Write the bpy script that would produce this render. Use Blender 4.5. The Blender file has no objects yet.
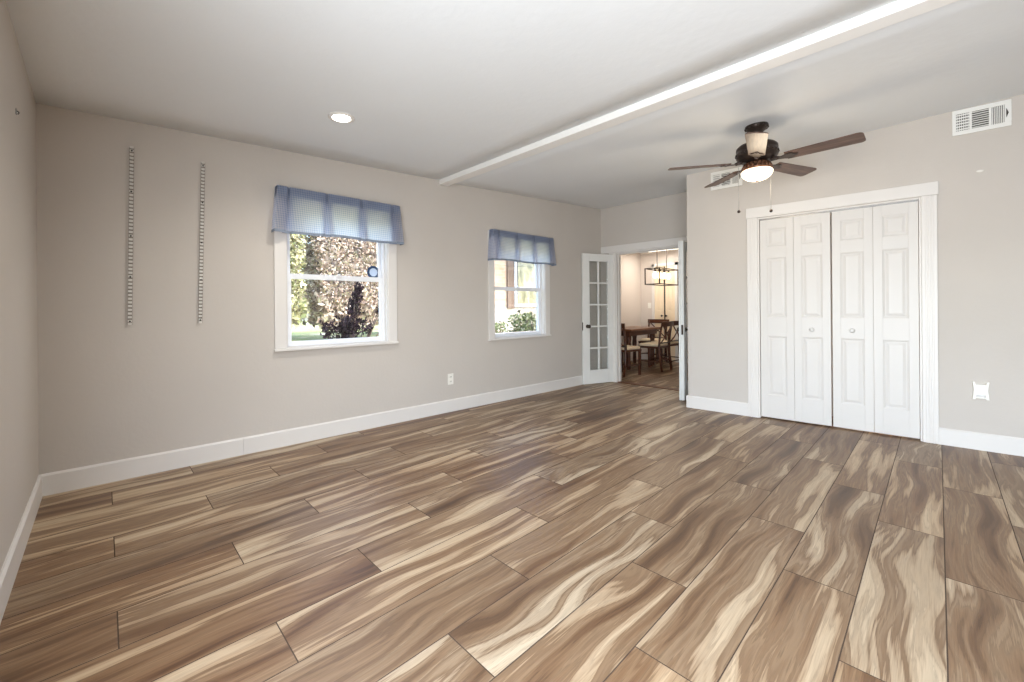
import bpy, bmesh, math, random
from mathutils import Vector, Matrix

random.seed(11)
SC = bpy.context.scene
COL = SC.collection

# ------------------------------------------------------------------ camera
YAW = math.radians(45.612)          # forward direction, measured from +X (plank direction) towards +Y
ROLL = 0.008
F = Vector((math.cos(YAW), math.sin(YAW), 0))
R = Vector((math.sin(YAW), -math.cos(YAW), 0))
U = Vector((0, 0, 1))
cam_d = bpy.data.cameras.new('camera')
cam = bpy.data.objects.new('camera', cam_d)
COL.objects.link(cam)
right = R * math.cos(ROLL) - U * math.sin(ROLL)
up = R * math.sin(ROLL) + U * math.cos(ROLL)
m = Matrix.Identity(4)
for i in range(3):
    m[i][0] = right[i]; m[i][1] = up[i]; m[i][2] = -F[i]
m.translation = (0, 0, 1.15)
cam.matrix_world = m
cam_d.sensor_width = 36.0
cam_d.lens = 417.0 / 1024.0 * 36.0
cam_d.shift_y = (308 - 341) / 1024.0
cam_d.clip_start = 0.02
SC.camera = cam

# ------------------------------------------------------------------ world, sun, daylight, exposure
world = bpy.data.worlds.new('world')
SC.world = world
world.use_nodes = True
wn = world.node_tree
for n in list(wn.nodes): wn.nodes.remove(n)
wo = wn.nodes.new('ShaderNodeOutputWorld'); wb = wn.nodes.new('ShaderNodeBackground')
sky = wn.nodes.new('ShaderNodeTexSky')
sky.sky_type = 'NISHITA'; sky.sun_disc = False
sky.sun_elevation = math.radians(48); sky.sun_rotation = math.radians(135); sky.air_density = 1.0; sky.dust_density = 2.5
wb.inputs['Strength'].default_value = 1.5
wn.links.new(sky.outputs[0], wb.inputs[0]); wn.links.new(wb.outputs[0], wo.inputs[0])

sun_d = bpy.data.lights.new('sun', 'SUN'); sun_d.energy = 2.8; sun_d.angle = math.radians(0.6); sun_d.color = (1, .95, .88)
sun = bpy.data.objects.new('sun', sun_d); COL.objects.link(sun)
sun.rotation_euler = (-Vector((.55, -.45, .72))).to_track_quat('-Z', 'Y').to_euler(); sun.location = (0, 0, 12)

def area(name, loc, direction, sx, sy, power, color):
    d = bpy.data.lights.new(name, 'AREA'); d.shape = 'RECTANGLE'; d.size = sx; d.size_y = sy; d.energy = power; d.color = color
    o = bpy.data.objects.new(name, d); COL.objects.link(o)
    o.location = loc; o.rotation_euler = Vector(direction).to_track_quat('-Z', 'Y').to_euler()
    return o
# daylight through the sliding door opening in the left wall
area('sliding_door_daylight', (-.37, -.35, 1.06), (1, 0, 0), 2.9, 1.95, 196, (.88, .94, 1))

SC.view_settings.view_transform = 'Standard'
SC.view_settings.look = 'None'
SC.view_settings.gamma = 1.0
SC.view_settings.use_curve_mapping = False
SC.view_settings.exposure = 0.0
SC.cycles.use_denoising = True
SC.cycles.max_bounces = 10
SC.cycles.diffuse_bounces = 6
SC.cycles.transparent_max_bounces = 12
SC.cycles.sample_clamp_indirect = 6.0

# ------------------------------------------------------------------ materials
def lin(c):
    return tuple(((v / 255) / 12.92 if v / 255 <= .04045 else ((v / 255 + .055) / 1.055) ** 2.4) for v in c) + (1.0,)

class NT:
    def __init__(s, name):
        s.m = bpy.data.materials.new(name); s.m.use_nodes = True
        s.t = s.m.node_tree
        for n in list(s.t.nodes): s.t.nodes.remove(n)
        s.out = s.t.nodes.new('ShaderNodeOutputMaterial')
    def n(s, kind, **kw):
        x = s.t.nodes.new(kind)
        for k, v in kw.items(): setattr(x, k, v)
        return x
    def l(s, a, b): s.t.links.new(a, b)
    def put(s, inp, v):
        if hasattr(v, 'is_linked') or hasattr(v, 'links'): s.l(v, inp)
        else: inp.default_value = v
    def math(s, op, a, b=None, c=None):
        x = s.n('ShaderNodeMath', operation=op)
        s.put(x.inputs[0], a)
        if b is not None: s.put(x.inputs[1], b)
        if c is not None: s.put(x.inputs[2], c)
        return x.outputs[0]
    def xyz(s, a, b, c):
        x = s.n('ShaderNodeCombineXYZ')
        s.put(x.inputs[0], a); s.put(x.inputs[1], b); s.put(x.inputs[2], c)
        return x.outputs[0]
    def noise(s, vec, scale=1.0, detail=2.0, rough=.5, dist=0.0):
        x = s.n('ShaderNodeTexNoise')
        s.put(x.inputs['Vector'], vec); x.inputs['Scale'].default_value = scale
        x.inputs['Detail'].default_value = detail; x.inputs['Roughness'].default_value = rough; x.inputs['Distortion'].default_value = dist
        return x.outputs['Fac']
    def ramp(s, fac, stops, interp='LINEAR'):
        x = s.n('ShaderNodeValToRGB'); x.color_ramp.interpolation = interp
        e = x.color_ramp.elements
        while len(e) < len(stops): e.new(.5)
        for i, (p, c) in enumerate(stops):
            e[i].position = p; e[i].color = c if len(c) == 4 else lin(c)
        s.l(fac, x.inputs[0]); return x.outputs[0]
    def mix(s, fac, a, b, mode='MIX'):
        x = s.n('ShaderNodeMix', data_type='RGBA', blend_type=mode)
        s.put(x.inputs['Factor'], fac); s.put(x.inputs['A'] if False else x.inputs[6], a); s.put(x.inputs[7], b)
        return x.outputs[2]
    def bump(s, h, strength=.2, distance=.01):
        x = s.n('ShaderNodeBump'); x.inputs['Strength'].default_value = strength; x.inputs['Distance'].default_value = distance
        s.l(h, x.inputs['Height']); return x.outputs[0]
    def pbsdf(s, color, rough=.5, metal=0.0, normal=None, spec=.5, **kw):
        x = s.n('ShaderNodeBsdfPrincipled')
        s.put(x.inputs['Base Color'], color); s.put(x.inputs['Roughness'], rough); x.inputs['Metallic'].default_value = metal
        x.inputs['Specular IOR Level'].default_value = spec
        if normal is not None: s.l(normal, x.inputs['Normal'])
        for k, v in kw.items(): x.inputs[k].default_value = v
        s.l(x.outputs[0], s.out.inputs[0]); return x
    def obj(s): return s.n('ShaderNodeTexCoord').outputs['Object']

def plain(name, rgb, rough=.5, metal=0.0, var=.06, scale=6.0, bump=0.0, bscale=60, spec=.4):
    t = NT(name); co = t.obj()
    a = lin(rgb); d = tuple(v * (1 - var) for v in a[:3]) + (1,); b = tuple(min(1, v * (1 + var)) for v in a[:3]) + (1,)
    c = t.ramp(t.noise(co, scale, 3), [(.3, d), (.7, b)])
    nrm = t.bump(t.noise(co, bscale, 3), bump, .004) if bump else None
    t.pbsdf(c, rough, metal, nrm, spec); return t.m

def emit(name, rgb, strength):
    t = NT(name); e = t.n('ShaderNodeEmission'); e.inputs[0].default_value = lin(rgb); e.inputs[1].default_value = strength
    t.l(e.outputs[0], t.out.inputs[0]); return t.m

WALL = (201, 194, 186)
M = {}
M['wall'] = plain('greige_wall_paint', WALL, .75, var=.025, scale=1.3, bump=.25, bscale=38, spec=.25)
M['dining_wall'] = plain('dining_wall_paint', (216, 206, 197), .75, var=.02, scale=1.2, bump=.2, bscale=40, spec=.25)
M['ceiling'] = plain('ceiling_paint', (234, 237, 239), .85, var=.015, scale=1.0, bump=.5, bscale=16, spec=.2)
M['trim'] = plain('white_trim_paint', (225, 221, 216), .38, var=.015, scale=3)
M['beam'] = plain('white_beam_paint', (242, 240, 236), .4, var=.01)
M['door'] = plain('white_door_paint', (217, 213, 208), .4, var=.012, scale=3)
M['french'] = plain('white_french_door_paint', (234, 234, 230), .42, var=.02, scale=4)
M['vinyl'] = plain('white_vinyl', (238, 240, 244), .35, var=.01)
M['plastic'] = plain('white_plastic', (238, 236, 228), .35, var=.01)
M['metal_white'] = plain('white_enamel_metal', (222, 218, 212), .4, var=.02)
M['grille_metal'] = plain('white_register_metal', (236, 235, 230), .4, var=.01)
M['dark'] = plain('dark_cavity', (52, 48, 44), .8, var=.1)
M['gap'] = plain('door_gap_dark', (70, 64, 58), .8, var=.05)
M['bronze'] = plain('oil_rubbed_bronze', (62, 52, 47), .38, .6, var=.25, scale=25)
M['bronze_light'] = plain('antique_copper', (118, 82, 62), .35, .7, var=.25, scale=30)
M['knob_metal'] = plain('dark_pewter', (78, 70, 62), .35, .8, var=.1)
M['steel'] = plain('brushed_steel', (150, 148, 145), .35, .8, var=.08)
M['cream_cushion'] = plain('cream_cushion_fabric', (222, 202, 172), .9, var=.06, scale=30, bump=.2, bscale=200)
M['cream_door'] = plain('cream_door_paint', (238, 220, 192), .5, var=.02)
M['seam'] = plain('channel_grey_metal', (150, 142, 132), .8, var=.05)

def wood(name, dark, mid, light, rough=.35, along=(1.2, 16, 16)):
    t = NT(name); co = t.obj()
    mp = t.n('ShaderNodeMapping'); mp.inputs['Scale'].default_value = along; t.l(co, mp.inputs[0])
    f1 = t.noise(mp.outputs[0], 2.0, 5, .6, .5)
    c = t.ramp(f1, [(.3, dark), (.5, mid), (.7, light)])
    t.pbsdf(c, rough, 0, t.bump(f1, .08, .003), .4); return t.m
M['walnut'] = wood('dark_walnut_blade', (62, 46, 40), (92, 70, 60), (116, 92, 78), .42)
M['dining_wood'] = wood('dark_stained_dining_wood', (48, 26, 17), (78, 44, 29), (104, 62, 40), .32)
M['table_wood'] = wood('table_top_wood', (84, 50, 32), (118, 74, 48), (142, 96, 64), .28)

# wood-look porcelain planks: 1.25 m x 0.2467 m, joints stepped by thirds, running along X
def floor_material(name):
    t = NT(name)
    g = t.n('ShaderNodeNewGeometry'); sep = t.n('ShaderNodeSeparateXYZ'); t.l(g.outputs['Position'], sep.inputs[0])
    X, Y = sep.outputs[0], sep.outputs[1]
    PW, PL = .2467, 1.25
    v = t.math('DIVIDE', t.math('ADD', Y, .015 + PW * 40), PW)
    k = t.math('FLOOR', v)
    fv = t.math('FRACT', v)
    third = t.math('MODULO', t.math('ADD', k, 1 - 40 + 60), 3.0)
    u = t.math('SUBTRACT', t.math('DIVIDE', t.math('ADD', X, -.03 + PL * 20), PL), t.math('DIVIDE', third, 3.0))
    j = t.math('FLOOR', u); fu = t.math('FRACT', u)
    wn_ = t.n('ShaderNodeTexWhiteNoise', noise_dimensions='2D'); t.l(t.xyz(k, j, 0), wn_.inputs['Vector'])
    rs = t.n('ShaderNodeSeparateColor'); t.l(wn_.outputs['Color'], rs.inputs[0])
    r1, r2, r3 = rs.outputs[0], rs.outputs[1], rs.outputs[2]
    # plank-local coordinates, shifted at random so every plank has its own figure
    px = t.math('ADD', t.math('MULTIPLY', fu, PL), t.math('MULTIPLY', r1, 61.0))
    py = t.math('ADD', t.math('MULTIPLY', fv, PW), t.math('MULTIPLY', r2, 43.0))
    warp = t.noise(t.xyz(t.math('MULTIPLY', px, 1.6), t.math('MULTIPLY', py, 2.6), r3), 1.0, 1.5, .45)
    warp2 = t.noise(t.xyz(t.math('MULTIPLY', px, 2.6), t.math('MULTIPLY', py, 7.0), r1), 1.0, 2.0, .5)
    yw = t.math('ADD', py, t.math('MULTIPLY', t.math('SUBTRACT', warp, .5), t.math('ADD', .05, t.math('MULTIPLY', r3, .20))))
    yw = t.math('ADD', yw, t.math('MULTIPLY', t.math('SUBTRACT', warp2, .5), .016))
    vo = t.n('ShaderNodeTexVoronoi', feature='F1'); t.l(t.xyz(t.math('MULTIPLY', px, .75), t.math('MULTIPLY', py, 2.6), r3), vo.inputs['Vector']); vo.inputs['Scale'].default_value = 1.0
    kn = t.math('POWER', 2.718, t.math('MULTIPLY', t.math('MULTIPLY', vo.outputs['Distance'], vo.outputs['Distance']), -22.0))
    kn = t.math('MULTIPLY', kn, t.math('GREATER_THAN', r1, .45))
    yw = t.math('ADD', yw, t.math('MULTIPLY', kn, .075))
    broad = t.noise(t.xyz(t.math('MULTIPLY', px, .85), t.math('MULTIPLY', yw, 8.5), r2), 1.0, 1.0, .5)
    streak = t.noise(t.xyz(t.math('MULTIPLY', px, 1.05), t.math('MULTIPLY', yw, 16.0), r1), 1.0, 2.5, .55)
    ring = t.noise(t.xyz(t.math('MULTIPLY', px, .7), t.math('MULTIPLY', yw, 80.0), r3), 1.0, 2.0, .6)
    fine = t.noise(t.xyz(t.math('MULTIPLY', px, 6.0), t.math('MULTIPLY', py, 230.0), r1), 1.0, 3.0, .65)
    fac = t.math('ADD', t.math('MULTIPLY', broad, .47), t.math('MULTIPLY', streak, .53))
    fac = t.math('ADD', fac, t.math('MULTIPLY', t.math('SUBTRACT', ring, .5), .075))
    fac = t.math('ADD', fac, t.math('MULTIPLY', t.math('SUBTRACT', r2, .5), .09))
    fac = t.math('ADD', fac, t.math('MULTIPLY', t.math('SUBTRACT', fine, .5), .07))
    fac = t.math('SUBTRACT', fac, t.math('MULTIPLY', kn, .06))
    colA = t.ramp(fac, [(.29, (84, 57, 38)), (.38, (114, 82, 57)), (.44, (136, 103, 75)), (.485, (156, 125, 95)), (.508, (120, 88, 62)),
                       (.535, (180, 150, 118)), (.585, (200, 172, 140)), (.68, (216, 193, 162))])
    colB = t.ramp(fac, [(.28, (94, 70, 51)), (.38, (120, 93, 70)), (.45, (146, 119, 93)), (.50, (168, 145, 119)), (.525, (134, 106, 81)),
                       (.56, (188, 168, 143)), (.61, (206, 187, 162)), (.70, (217, 200, 176))])
    col = t.mix(r3, colA, colB)
    cont = t.math('ABSOLUTE', t.math('SUBTRACT', t.math('FRACT', t.math('MULTIPLY', fac, 17.0)), .5))
    cont = t.math('MULTIPLY', t.math('POWER', t.math('MULTIPLY', cont, 2.0), 5.0), -.20)
    lum = t.math('ADD', .46, t.math('ADD', t.math('MULTIPLY', fine, .46), t.math('ADD', t.math('MULTIPLY', ring, .16), cont)))
    col = t.mix(1.0, col, t.xyz(lum, t.math('MULTIPLY', lum, .965), t.math('MULTIPLY', lum, .90)), 'MULTIPLY')
    # grout lines
    ev = t.math('MULTIPLY', t.math('MINIMUM', fv, t.math('SUBTRACT', 1.0, fv)), PW)
    eu = t.math('MULTIPLY', t.math('MINIMUM', fu, t.math('SUBTRACT', 1.0, fu)), PL)
    e = t.math('MINIMUM', ev, eu)
    gm = t.math('LESS_THAN', e, .0020)
    col = t.mix(gm, col, lin((74, 58, 46)))
    h = t.math('ADD', t.math('MINIMUM', t.math('MULTIPLY', e, 250.0), 1.0), t.math('MULTIPLY', fine, .12))
    rough = t.math('ADD', .34, t.math('MULTIPLY', fine, .16))
    rough = t.math('ADD', rough, t.math('MULTIPLY', gm, .4))
    t.pbsdf(col, rough, 0, t.bump(h, .25, .002), .45)
    return t.m
M['floor'] = floor_material('wood_look_plank_tile')

# window glass: clear with a faint mirror
def glass(name, tint=(1, 1, 1), refl=.06):
    t = NT(name)
    tr = t.n('ShaderNodeBsdfTransparent'); tr.inputs[0].default_value = (*tint, 1)
    gl = t.n('ShaderNodeBsdfGlossy'); gl.inputs['Roughness'].default_value = .02
    fr = t.n('ShaderNodeFresnel'); fr.inputs[0].default_value = 1.45
    mx = t.n('ShaderNodeMixShader'); t.l(t.math('MINIMUM', t.math('MULTIPLY', fr.outputs[0], 1.0), .5), mx.inputs[0])
    t.l(tr.outputs[0], mx.inputs[1]); t.l(gl.outputs[0], mx.inputs[2]); t.l(mx.outputs[0], t.out.inputs[0]); return t.m
M['glass'] = glass('clear_window_glass', (.97, .98, .98))

def gingham(name):
    t = NT(name); co = t.obj(); sep = t.n('ShaderNodeSeparateXYZ'); t.l(co, sep.inputs[0])
    P = .0185
    a = t.math('GREATER_THAN', t.math('FRACT', t.math('DIVIDE', t.math('ADD', t.math('ADD', sep.outputs[0], sep.outputs[1]), 10.0), P)), .5)
    b = t.math('GREATER_THAN', t.math('FRACT', t.math('DIVIDE', t.math('ADD', sep.outputs[2], 10.0), P)), .5)
    s = t.math('MULTIPLY', t.math('ADD', a, b), .5)
    c = t.ramp(s, [(0, (134, 144, 160)), (.5, (154, 162, 176)), (1, (184, 190, 200))])
    c2 = t.ramp(s, [(0, (212, 218, 236)), (.5, (234, 237, 248)), (1, (253, 251, 255))])
    d = t.n('ShaderNodeBsdfDiffuse'); t.l(c, d.inputs[0])
    tl = t.n('ShaderNodeBsdfTranslucent'); t.l(c2, tl.inputs[0])
    mx = t.n('ShaderNodeMixShader'); mx.inputs[0].default_value = .80
    t.l(d.outputs[0], mx.inputs[1]); t.l(tl.outputs[0], mx.inputs[2]); t.l(mx.outputs[0], t.out.inputs[0]); return t.m
M['gingham'] = gingham('blue_gingham_cloth')
M['hem'] = plain('blue_hem_cloth', (128, 138, 154), .9, var=.08, scale=60)

def leafmat(name, stops):
    t = NT(name)
    g = t.n('ShaderNodeNewGeometry')
    c = t.ramp(g.outputs['Random Per Island'], stops, 'CONSTANT')
    d = t.n('ShaderNodeBsdfDiffuse'); t.l(c, d.inputs[0])
    tl = t.n('ShaderNodeBsdfTranslucent'); t.l(c, tl.inputs[0])
    mx = t.n('ShaderNodeMixShader'); mx.inputs[0].default_value = .25
    t.l(d.outputs[0], mx.inputs[1]); t.l(tl.outputs[0], mx.inputs[2]); t.l(mx.outputs[0], t.out.inputs[0]); return t.m
M['leaf_dry'] = leafmat('dry_vine_leaves', [(0, (186, 164, 146)), (.25, (212, 196, 178)), (.45, (150, 134, 122)), (.6, (232, 220, 206)), (.75, (172, 166, 136)), (.9, (122, 110, 102))])
M['leaf_olive'] = leafmat('olive_vine_leaves', [(0, (168, 168, 124)), (.25, (206, 200, 162)), (.45, (134, 128, 106)), (.6, (224, 216, 192)), (.78, (150, 156, 108)), (.92, (116, 110, 96))])
M['leaf_purple'] = leafmat('dark_purple_leaves', [(0, (46, 36, 42)), (.4, (66, 52, 58)), (.7, (38, 32, 34)), (.9, (90, 78, 80))])
M['leaf_green'] = leafmat('grey_green_leaves', [(0, (118, 132, 92)), (.3, (160, 170, 124)), (.55, (88, 102, 68)), (.75, (214, 218, 200)), (.9, (70, 82, 56))])
M['bark'] = plain('bark', (104, 88, 76), .9, var=.2, scale=20, bump=.5, bscale=60)

def ground_mat():
    t = NT('lawn_ground'); co = t.obj()
    f1 = t.noise(co, .9, 4, .6); f2 = t.noise(co, 40, 3)
    c = t.mix(.35, t.ramp(f1, [(.4, (112, 128, 72)), (.55, (150, 146, 98)), (.65, (206, 190, 168))]), t.ramp(f2, [(.3, (80, 96, 52)), (.7, (190, 186, 150))]))
    t.pbsdf(c, .95, 0, t.bump(f2, .6, .03), .1); return t.m
M['ground'] = ground_mat()

def brick_mat():
    t = NT('cream_brick'); co = t.obj()
    mp = t.n('ShaderNodeMapping'); mp.inputs['Rotation'].default_value = (math.radians(90), 0, 0); t.l(co, mp.inputs[0])
    b = t.n('ShaderNodeTexBrick'); t.l(mp.outputs[0], b.inputs['Vector'])
    b.inputs['Color1'].default_value = lin((190, 152, 124)); b.inputs['Color2'].default_value = lin((206, 178, 152)); b.inputs['Mortar'].default_value = lin((180, 168, 154))
    b.inputs['Scale'].default_value = 1.0; b.inputs['Brick Width'].default_value = .24; b.inputs['Row Height'].default_value = .09; b.inputs['Mortar Size'].default_value = .008
    t.pbsdf(b.outputs[0], .9, 0, t.bump(b.outputs[1], -.4, .006), .2); return t.m
M['brick'] = brick_mat()
M['siding'] = plain('pale_siding', (196, 184, 174), .7, var=.03, scale=2)
M['post_brown'] = plain('weathered_brown_board', (122, 102, 88), .8, var=.1, scale=12)

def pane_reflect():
    t = NT('neighbour_glass_painted_reflection'); co = t.obj()
    c = t.ramp(t.noise(co, 3.0, 3), [(.35, (98, 104, 80)), (.5, (160, 158, 124)), (.65, (206, 200, 176))])  # mottled greenish reflection painted into the pane colour
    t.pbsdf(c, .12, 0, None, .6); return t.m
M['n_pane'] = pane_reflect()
M['bulb_white'] = emit('lit_frosted_glass', (255, 238, 210), 3.2)
M['lens'] = emit('lit_downlight_lens', (255, 250, 240), 9.0)
M['bulb_warm'] = emit('lit_warm_bulb', (255, 226, 178), 8.0)
M['panel_lit'] = emit('lit_ceiling_panel', (255, 246, 226), 4.0)
M['sticker_rim'] = plain('blue_sticker_rim', (38, 66, 104), .5)
M['sticker'] = plain('pale_blue_sticker', (196, 214, 240), .5)
M['spackle'] = plain('white_spackle', (236, 232, 224), .9, var=.03)

# ------------------------------------------------------------------ mesh helpers
class MB:
    """collects shapes and links them as one mesh object"""
    def __init__(s): s.b = bmesh.new(); s.mi = 0
    def face(s, pts):
        f = s.b.faces.new([s.b.verts.new(p) for p in pts]); f.material_index = s.mi; return f
    def box(s, x0, x1, y0, y1, z0, z1, bev=0.0, M4=None):
        vs = [Vector(p) for p in ((x0, y0, z0), (x1, y0, z0), (x1, y1, z0), (x0, y1, z0), (x0, y0, z1), (x1, y0, z1), (x1, y1, z1), (x0, y1, z1))]
        if M4 is not None: vs = [M4 @ p for p in vs]
        v = [s.b.verts.new(p) for p in vs]
        fs = [s.b.faces.new([v[i] for i in q]) for q in ((0, 3, 2, 1), (4, 5, 6, 7), (0, 1, 5, 4), (1, 2, 6, 5), (2, 3, 7, 6), (3, 0, 4, 7))]
        for f in fs: f.material_index = s.mi
        if bev > 0:
            es = {e for f in fs for e in f.edges}
            r = bmesh.ops.bevel(s.b, geom=list(es), offset=bev, segments=2, profile=.5, affect='EDGES')
            for f in r['faces']: f.material_index = s.mi
        return s
    def lathe(s, prof, c=(0, 0, 0), n=32, M4=None, close=False):
        rings = []
        for r, z in prof:
            ring = []
            for i in range(n):
                a = 2 * math.pi * i / n
                p = Vector((c[0] + r * math.cos(a), c[1] + r * math.sin(a), c[2] + z))
                if M4 is not None: p = M4 @ p
                ring.append(s.b.verts.new(p))
            rings.append(ring)
        for q in range(len(rings) - 1):
            for i in range(n):
                f = s.b.faces.new((rings[q][i], rings[q][(i + 1) % n], rings[q + 1][(i + 1) % n], rings[q + 1][i])); f.material_index = s.mi; f.smooth = True
        for ring in (rings[0], rings[-1]):
            f = s.b.faces.new(ring); f.material_index = s.mi
        return s
    def tube(s, pts, r, n=8):
        pts = [Vector(p) for p in pts]; rings = []
        rr = r if isinstance(r, (list, tuple)) else [r] * len(pts)
        for i, p in enumerate(pts):
            d = (pts[min(i + 1, len(pts) - 1)] - pts[max(i - 1, 0)]).normalized()
            a = d.orthogonal().normalized() if abs(d.z) > .9 else d.cross(Vector((0, 0, 1))).normalized()
            b = d.cross(a).normalized()
            if rings and False: pass
            rings.append([s.b.verts.new(p + (a * math.cos(2 * math.pi * q / n) + b * math.sin(2 * math.pi * q / n)) * rr[i]) for q in range(n)])
        for k in range(len(rings) - 1):
            for q in range(n):
                f = s.b.faces.new((rings[k][q], rings[k][(q + 1) % n], rings[k + 1][(q + 1) % n], rings[k + 1][q])); f.smooth = True; f.material_index = s.mi
        for ring in (rings[0], rings[-1]):
            f = s.b.faces.new(ring); f.material_index = s.mi
        return s
    def prism(s, poly, z0, z1, M4=None):
        T = (lambda p: M4 @ Vector(p)) if M4 is not None else (lambda p: Vector(p))
        a = [s.b.verts.new(T((x, y, z0))) for x, y in poly]; b = [s.b.verts.new(T((x, y, z1))) for x, y in poly]
        n = len(poly)
        fs = [s.b.faces.new(a[::-1]), s.b.faces.new(b)]
        for i in range(n): fs.append(s.b.faces.new((a[i], a[(i + 1) % n], b[(i + 1) % n], b[i])))
        for f in fs: f.material_index = s.mi
        return s
    def build(s, name, mats, parent=None, M4=None):
        bmesh.ops.recalc_face_normals(s.b, faces=s.b.faces)
        me = bpy.data.meshes.new(name); s.b.to_mesh(me); s.b.free()
        for mm in (mats if isinstance(mats, (list, tuple)) else [mats]): me.materials.append(M[mm])
        o = bpy.data.objects.new(name, me); COL.objects.link(o)
        if parent is not None: o.parent = parent
        if M4 is not None: o.matrix_world = M4
        return o

def tag(o, label, cat, group=None, kind=None):
    o['label'] = label; o['category'] = cat
    if group: o['group'] = group
    if kind: o['kind'] = kind
    return o
def thing(name, label, cat, M4, group=None, kind=None):
    o = bpy.data.objects.new(name, None); COL.objects.link(o); o.empty_display_size = .1
    o.matrix_world = M4
    return tag(o, label, cat, group, kind)
def copy_tree(o, parent=None):
    c = o.copy(); COL.objects.link(c); c.parent = parent
    for ch in list(o.children): copy_tree(ch, c)
    return c
def frame(p, d):
    """wall frame: x along the wall, y away from the room, z up"""
    d = Vector((d[0], d[1], 0)).normalized(); y = Vector((-d.y, d.x, 0))
    m4 = Matrix.Identity(4)
    for i in range(3): m4[i][0] = d[i]; m4[i][1] = y[i]
    m4.translation = (p[0], p[1], 0); return m4
def T(x, y, z): return Matrix.Translation((x, y, z))
def RZ(a): return Matrix.Rotation(a, 4, 'Z')

WB = frame((-.30, 3.921), (6.05, -.216))      # back wall
WC = frame((4.771, 2.003), (.19, -2.473))     # closet wall
WD = frame((5.60, 3.711), (0, -1))            # doorway wall
WL = frame((-.295, -4.8), (0, 1))             # left wall
WF = frame((5.5, -4.80), (-1, 0))             # wall behind the camera

# ------------------------------------------------------------------ room shell
def wall(name, L, H, openings, fr, thick, mat, label, x0=0.0):
    xs = sorted({x0, L} | {o[0] for o in openings} | {o[1] for o in openings})
    zs = sorted({0.0, H} | {o[2] for o in openings} | {o[3] for o in openings})
    b = MB(); vt = {}
    def V(x, y, z):
        k = (round(x, 4), round(y, 4), round(z, 4))
        if k not in vt: vt[k] = b.b.verts.new((x, y, z))
        return vt[k]
    solid = {}
    for i in range(len(xs) - 1):
        for j in range(len(zs) - 1):
            cx, cz = (xs[i] + xs[i + 1]) / 2, (zs[j] + zs[j + 1]) / 2
            solid[i, j] = not any(o[0] < cx < o[1] and o[2] < cz < o[3] for o in openings)
    for (i, j), sld in solid.items():
        if not sld: continue
        a, c, e, g = xs[i], xs[i + 1], zs[j], zs[j + 1]
        b.b.faces.new((V(a, 0, e), V(c, 0, e), V(c, 0, g), V(a, 0, g)))
        b.b.faces.new((V(a, thick, e), V(a, thick, g), V(c, thick, g), V(c, thick, e)))
        for di, dj, q in ((-1, 0, ((a, e), (a, g))), (1, 0, ((c, g), (c, e))), (0, -1, ((c, e), (a, e))), (0, 1, ((a, g), (c, g)))):
            if not solid.get((i + di, j + dj), False):
                (p, r), (s_, u_) = q
                b.b.faces.new((V(p, 0, r), V(s_, 0, u_), V(s_, thick, u_), V(p, thick, r)))
    return tag(b.build(name, mat, None, fr), label, 'wall', None, 'structure')

W1 = (1.405, 2.330, .825, 2.05)
W2 = (3.700, 4.605, .782, 2.00)
wall('wall_back', 6.02, 2.86, [W1, W2], WB, .14, 'wall', 'greige wall with the two small valanced windows and shelf tracks', x0=-.13)
wall('wall_left', 8.73, 2.62, [(2.95, 5.95, 0, 2.08)], WL, .12, 'wall', 'narrow sliver of greige wall at the far left of the photo')
wall('wall_closet', 6.82, 2.86, [(.705, 1.915, 0, 2.055)], WC, .12, 'wall', 'greige wall holding the white bifold closet doors')
wall('wall_doorway', 1.66, 2.86, [(.26, 1.425, 0, 1.985)], WD, .12, 'wall', 'short greige wall with the double doorway to the dining room')
wall('wall_front', 5.80, 2.86, [], WF, .12, 'wall', 'greige wall behind the camera')
b = MB(); b.box(4.905, 5.72, 1.93, 2.045, 0, 2.86)
tag(b.build('wall_closet_end', 'wall'), 'short return wall closing the end of the closet bump', 'wall', None, 'structure')
b = MB(); b.box(5.40, 5.46, -.2, 1.92, 0, 2.66)
tag(b.build('wall_closet_inside', 'wall'), 'back of the closet behind the bifold doors', 'wall', None, 'structure')

b = MB(); b.box(-.45, 5.60, -4.95, 4.07, -.06, 0)
tag(b.build('floor', 'floor'), 'brown and tan wood-look plank tile floor of the empty room', 'floor', None, 'structure')
b = MB(); b.box(5.72, 8.6, 1.0, 4.7, -.06, 0)
tag(b.build('dining_floor', 'floor'), 'wood-look plank floor of the dining room beyond the doorway', 'floor', None, 'structure')
b = MB(); b.box(5.60, 5.72, 2.2, 3.6, -.06, 0.0); b.mi = 1; b.box(5.605, 5.715, 2.287, 3.450, 0.0, .008, .003)
tag(b.build('trim_1', ['gap', 'table_wood']), 'wooden threshold strip across the doorway floor', 'threshold', None, 'structure')

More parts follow.
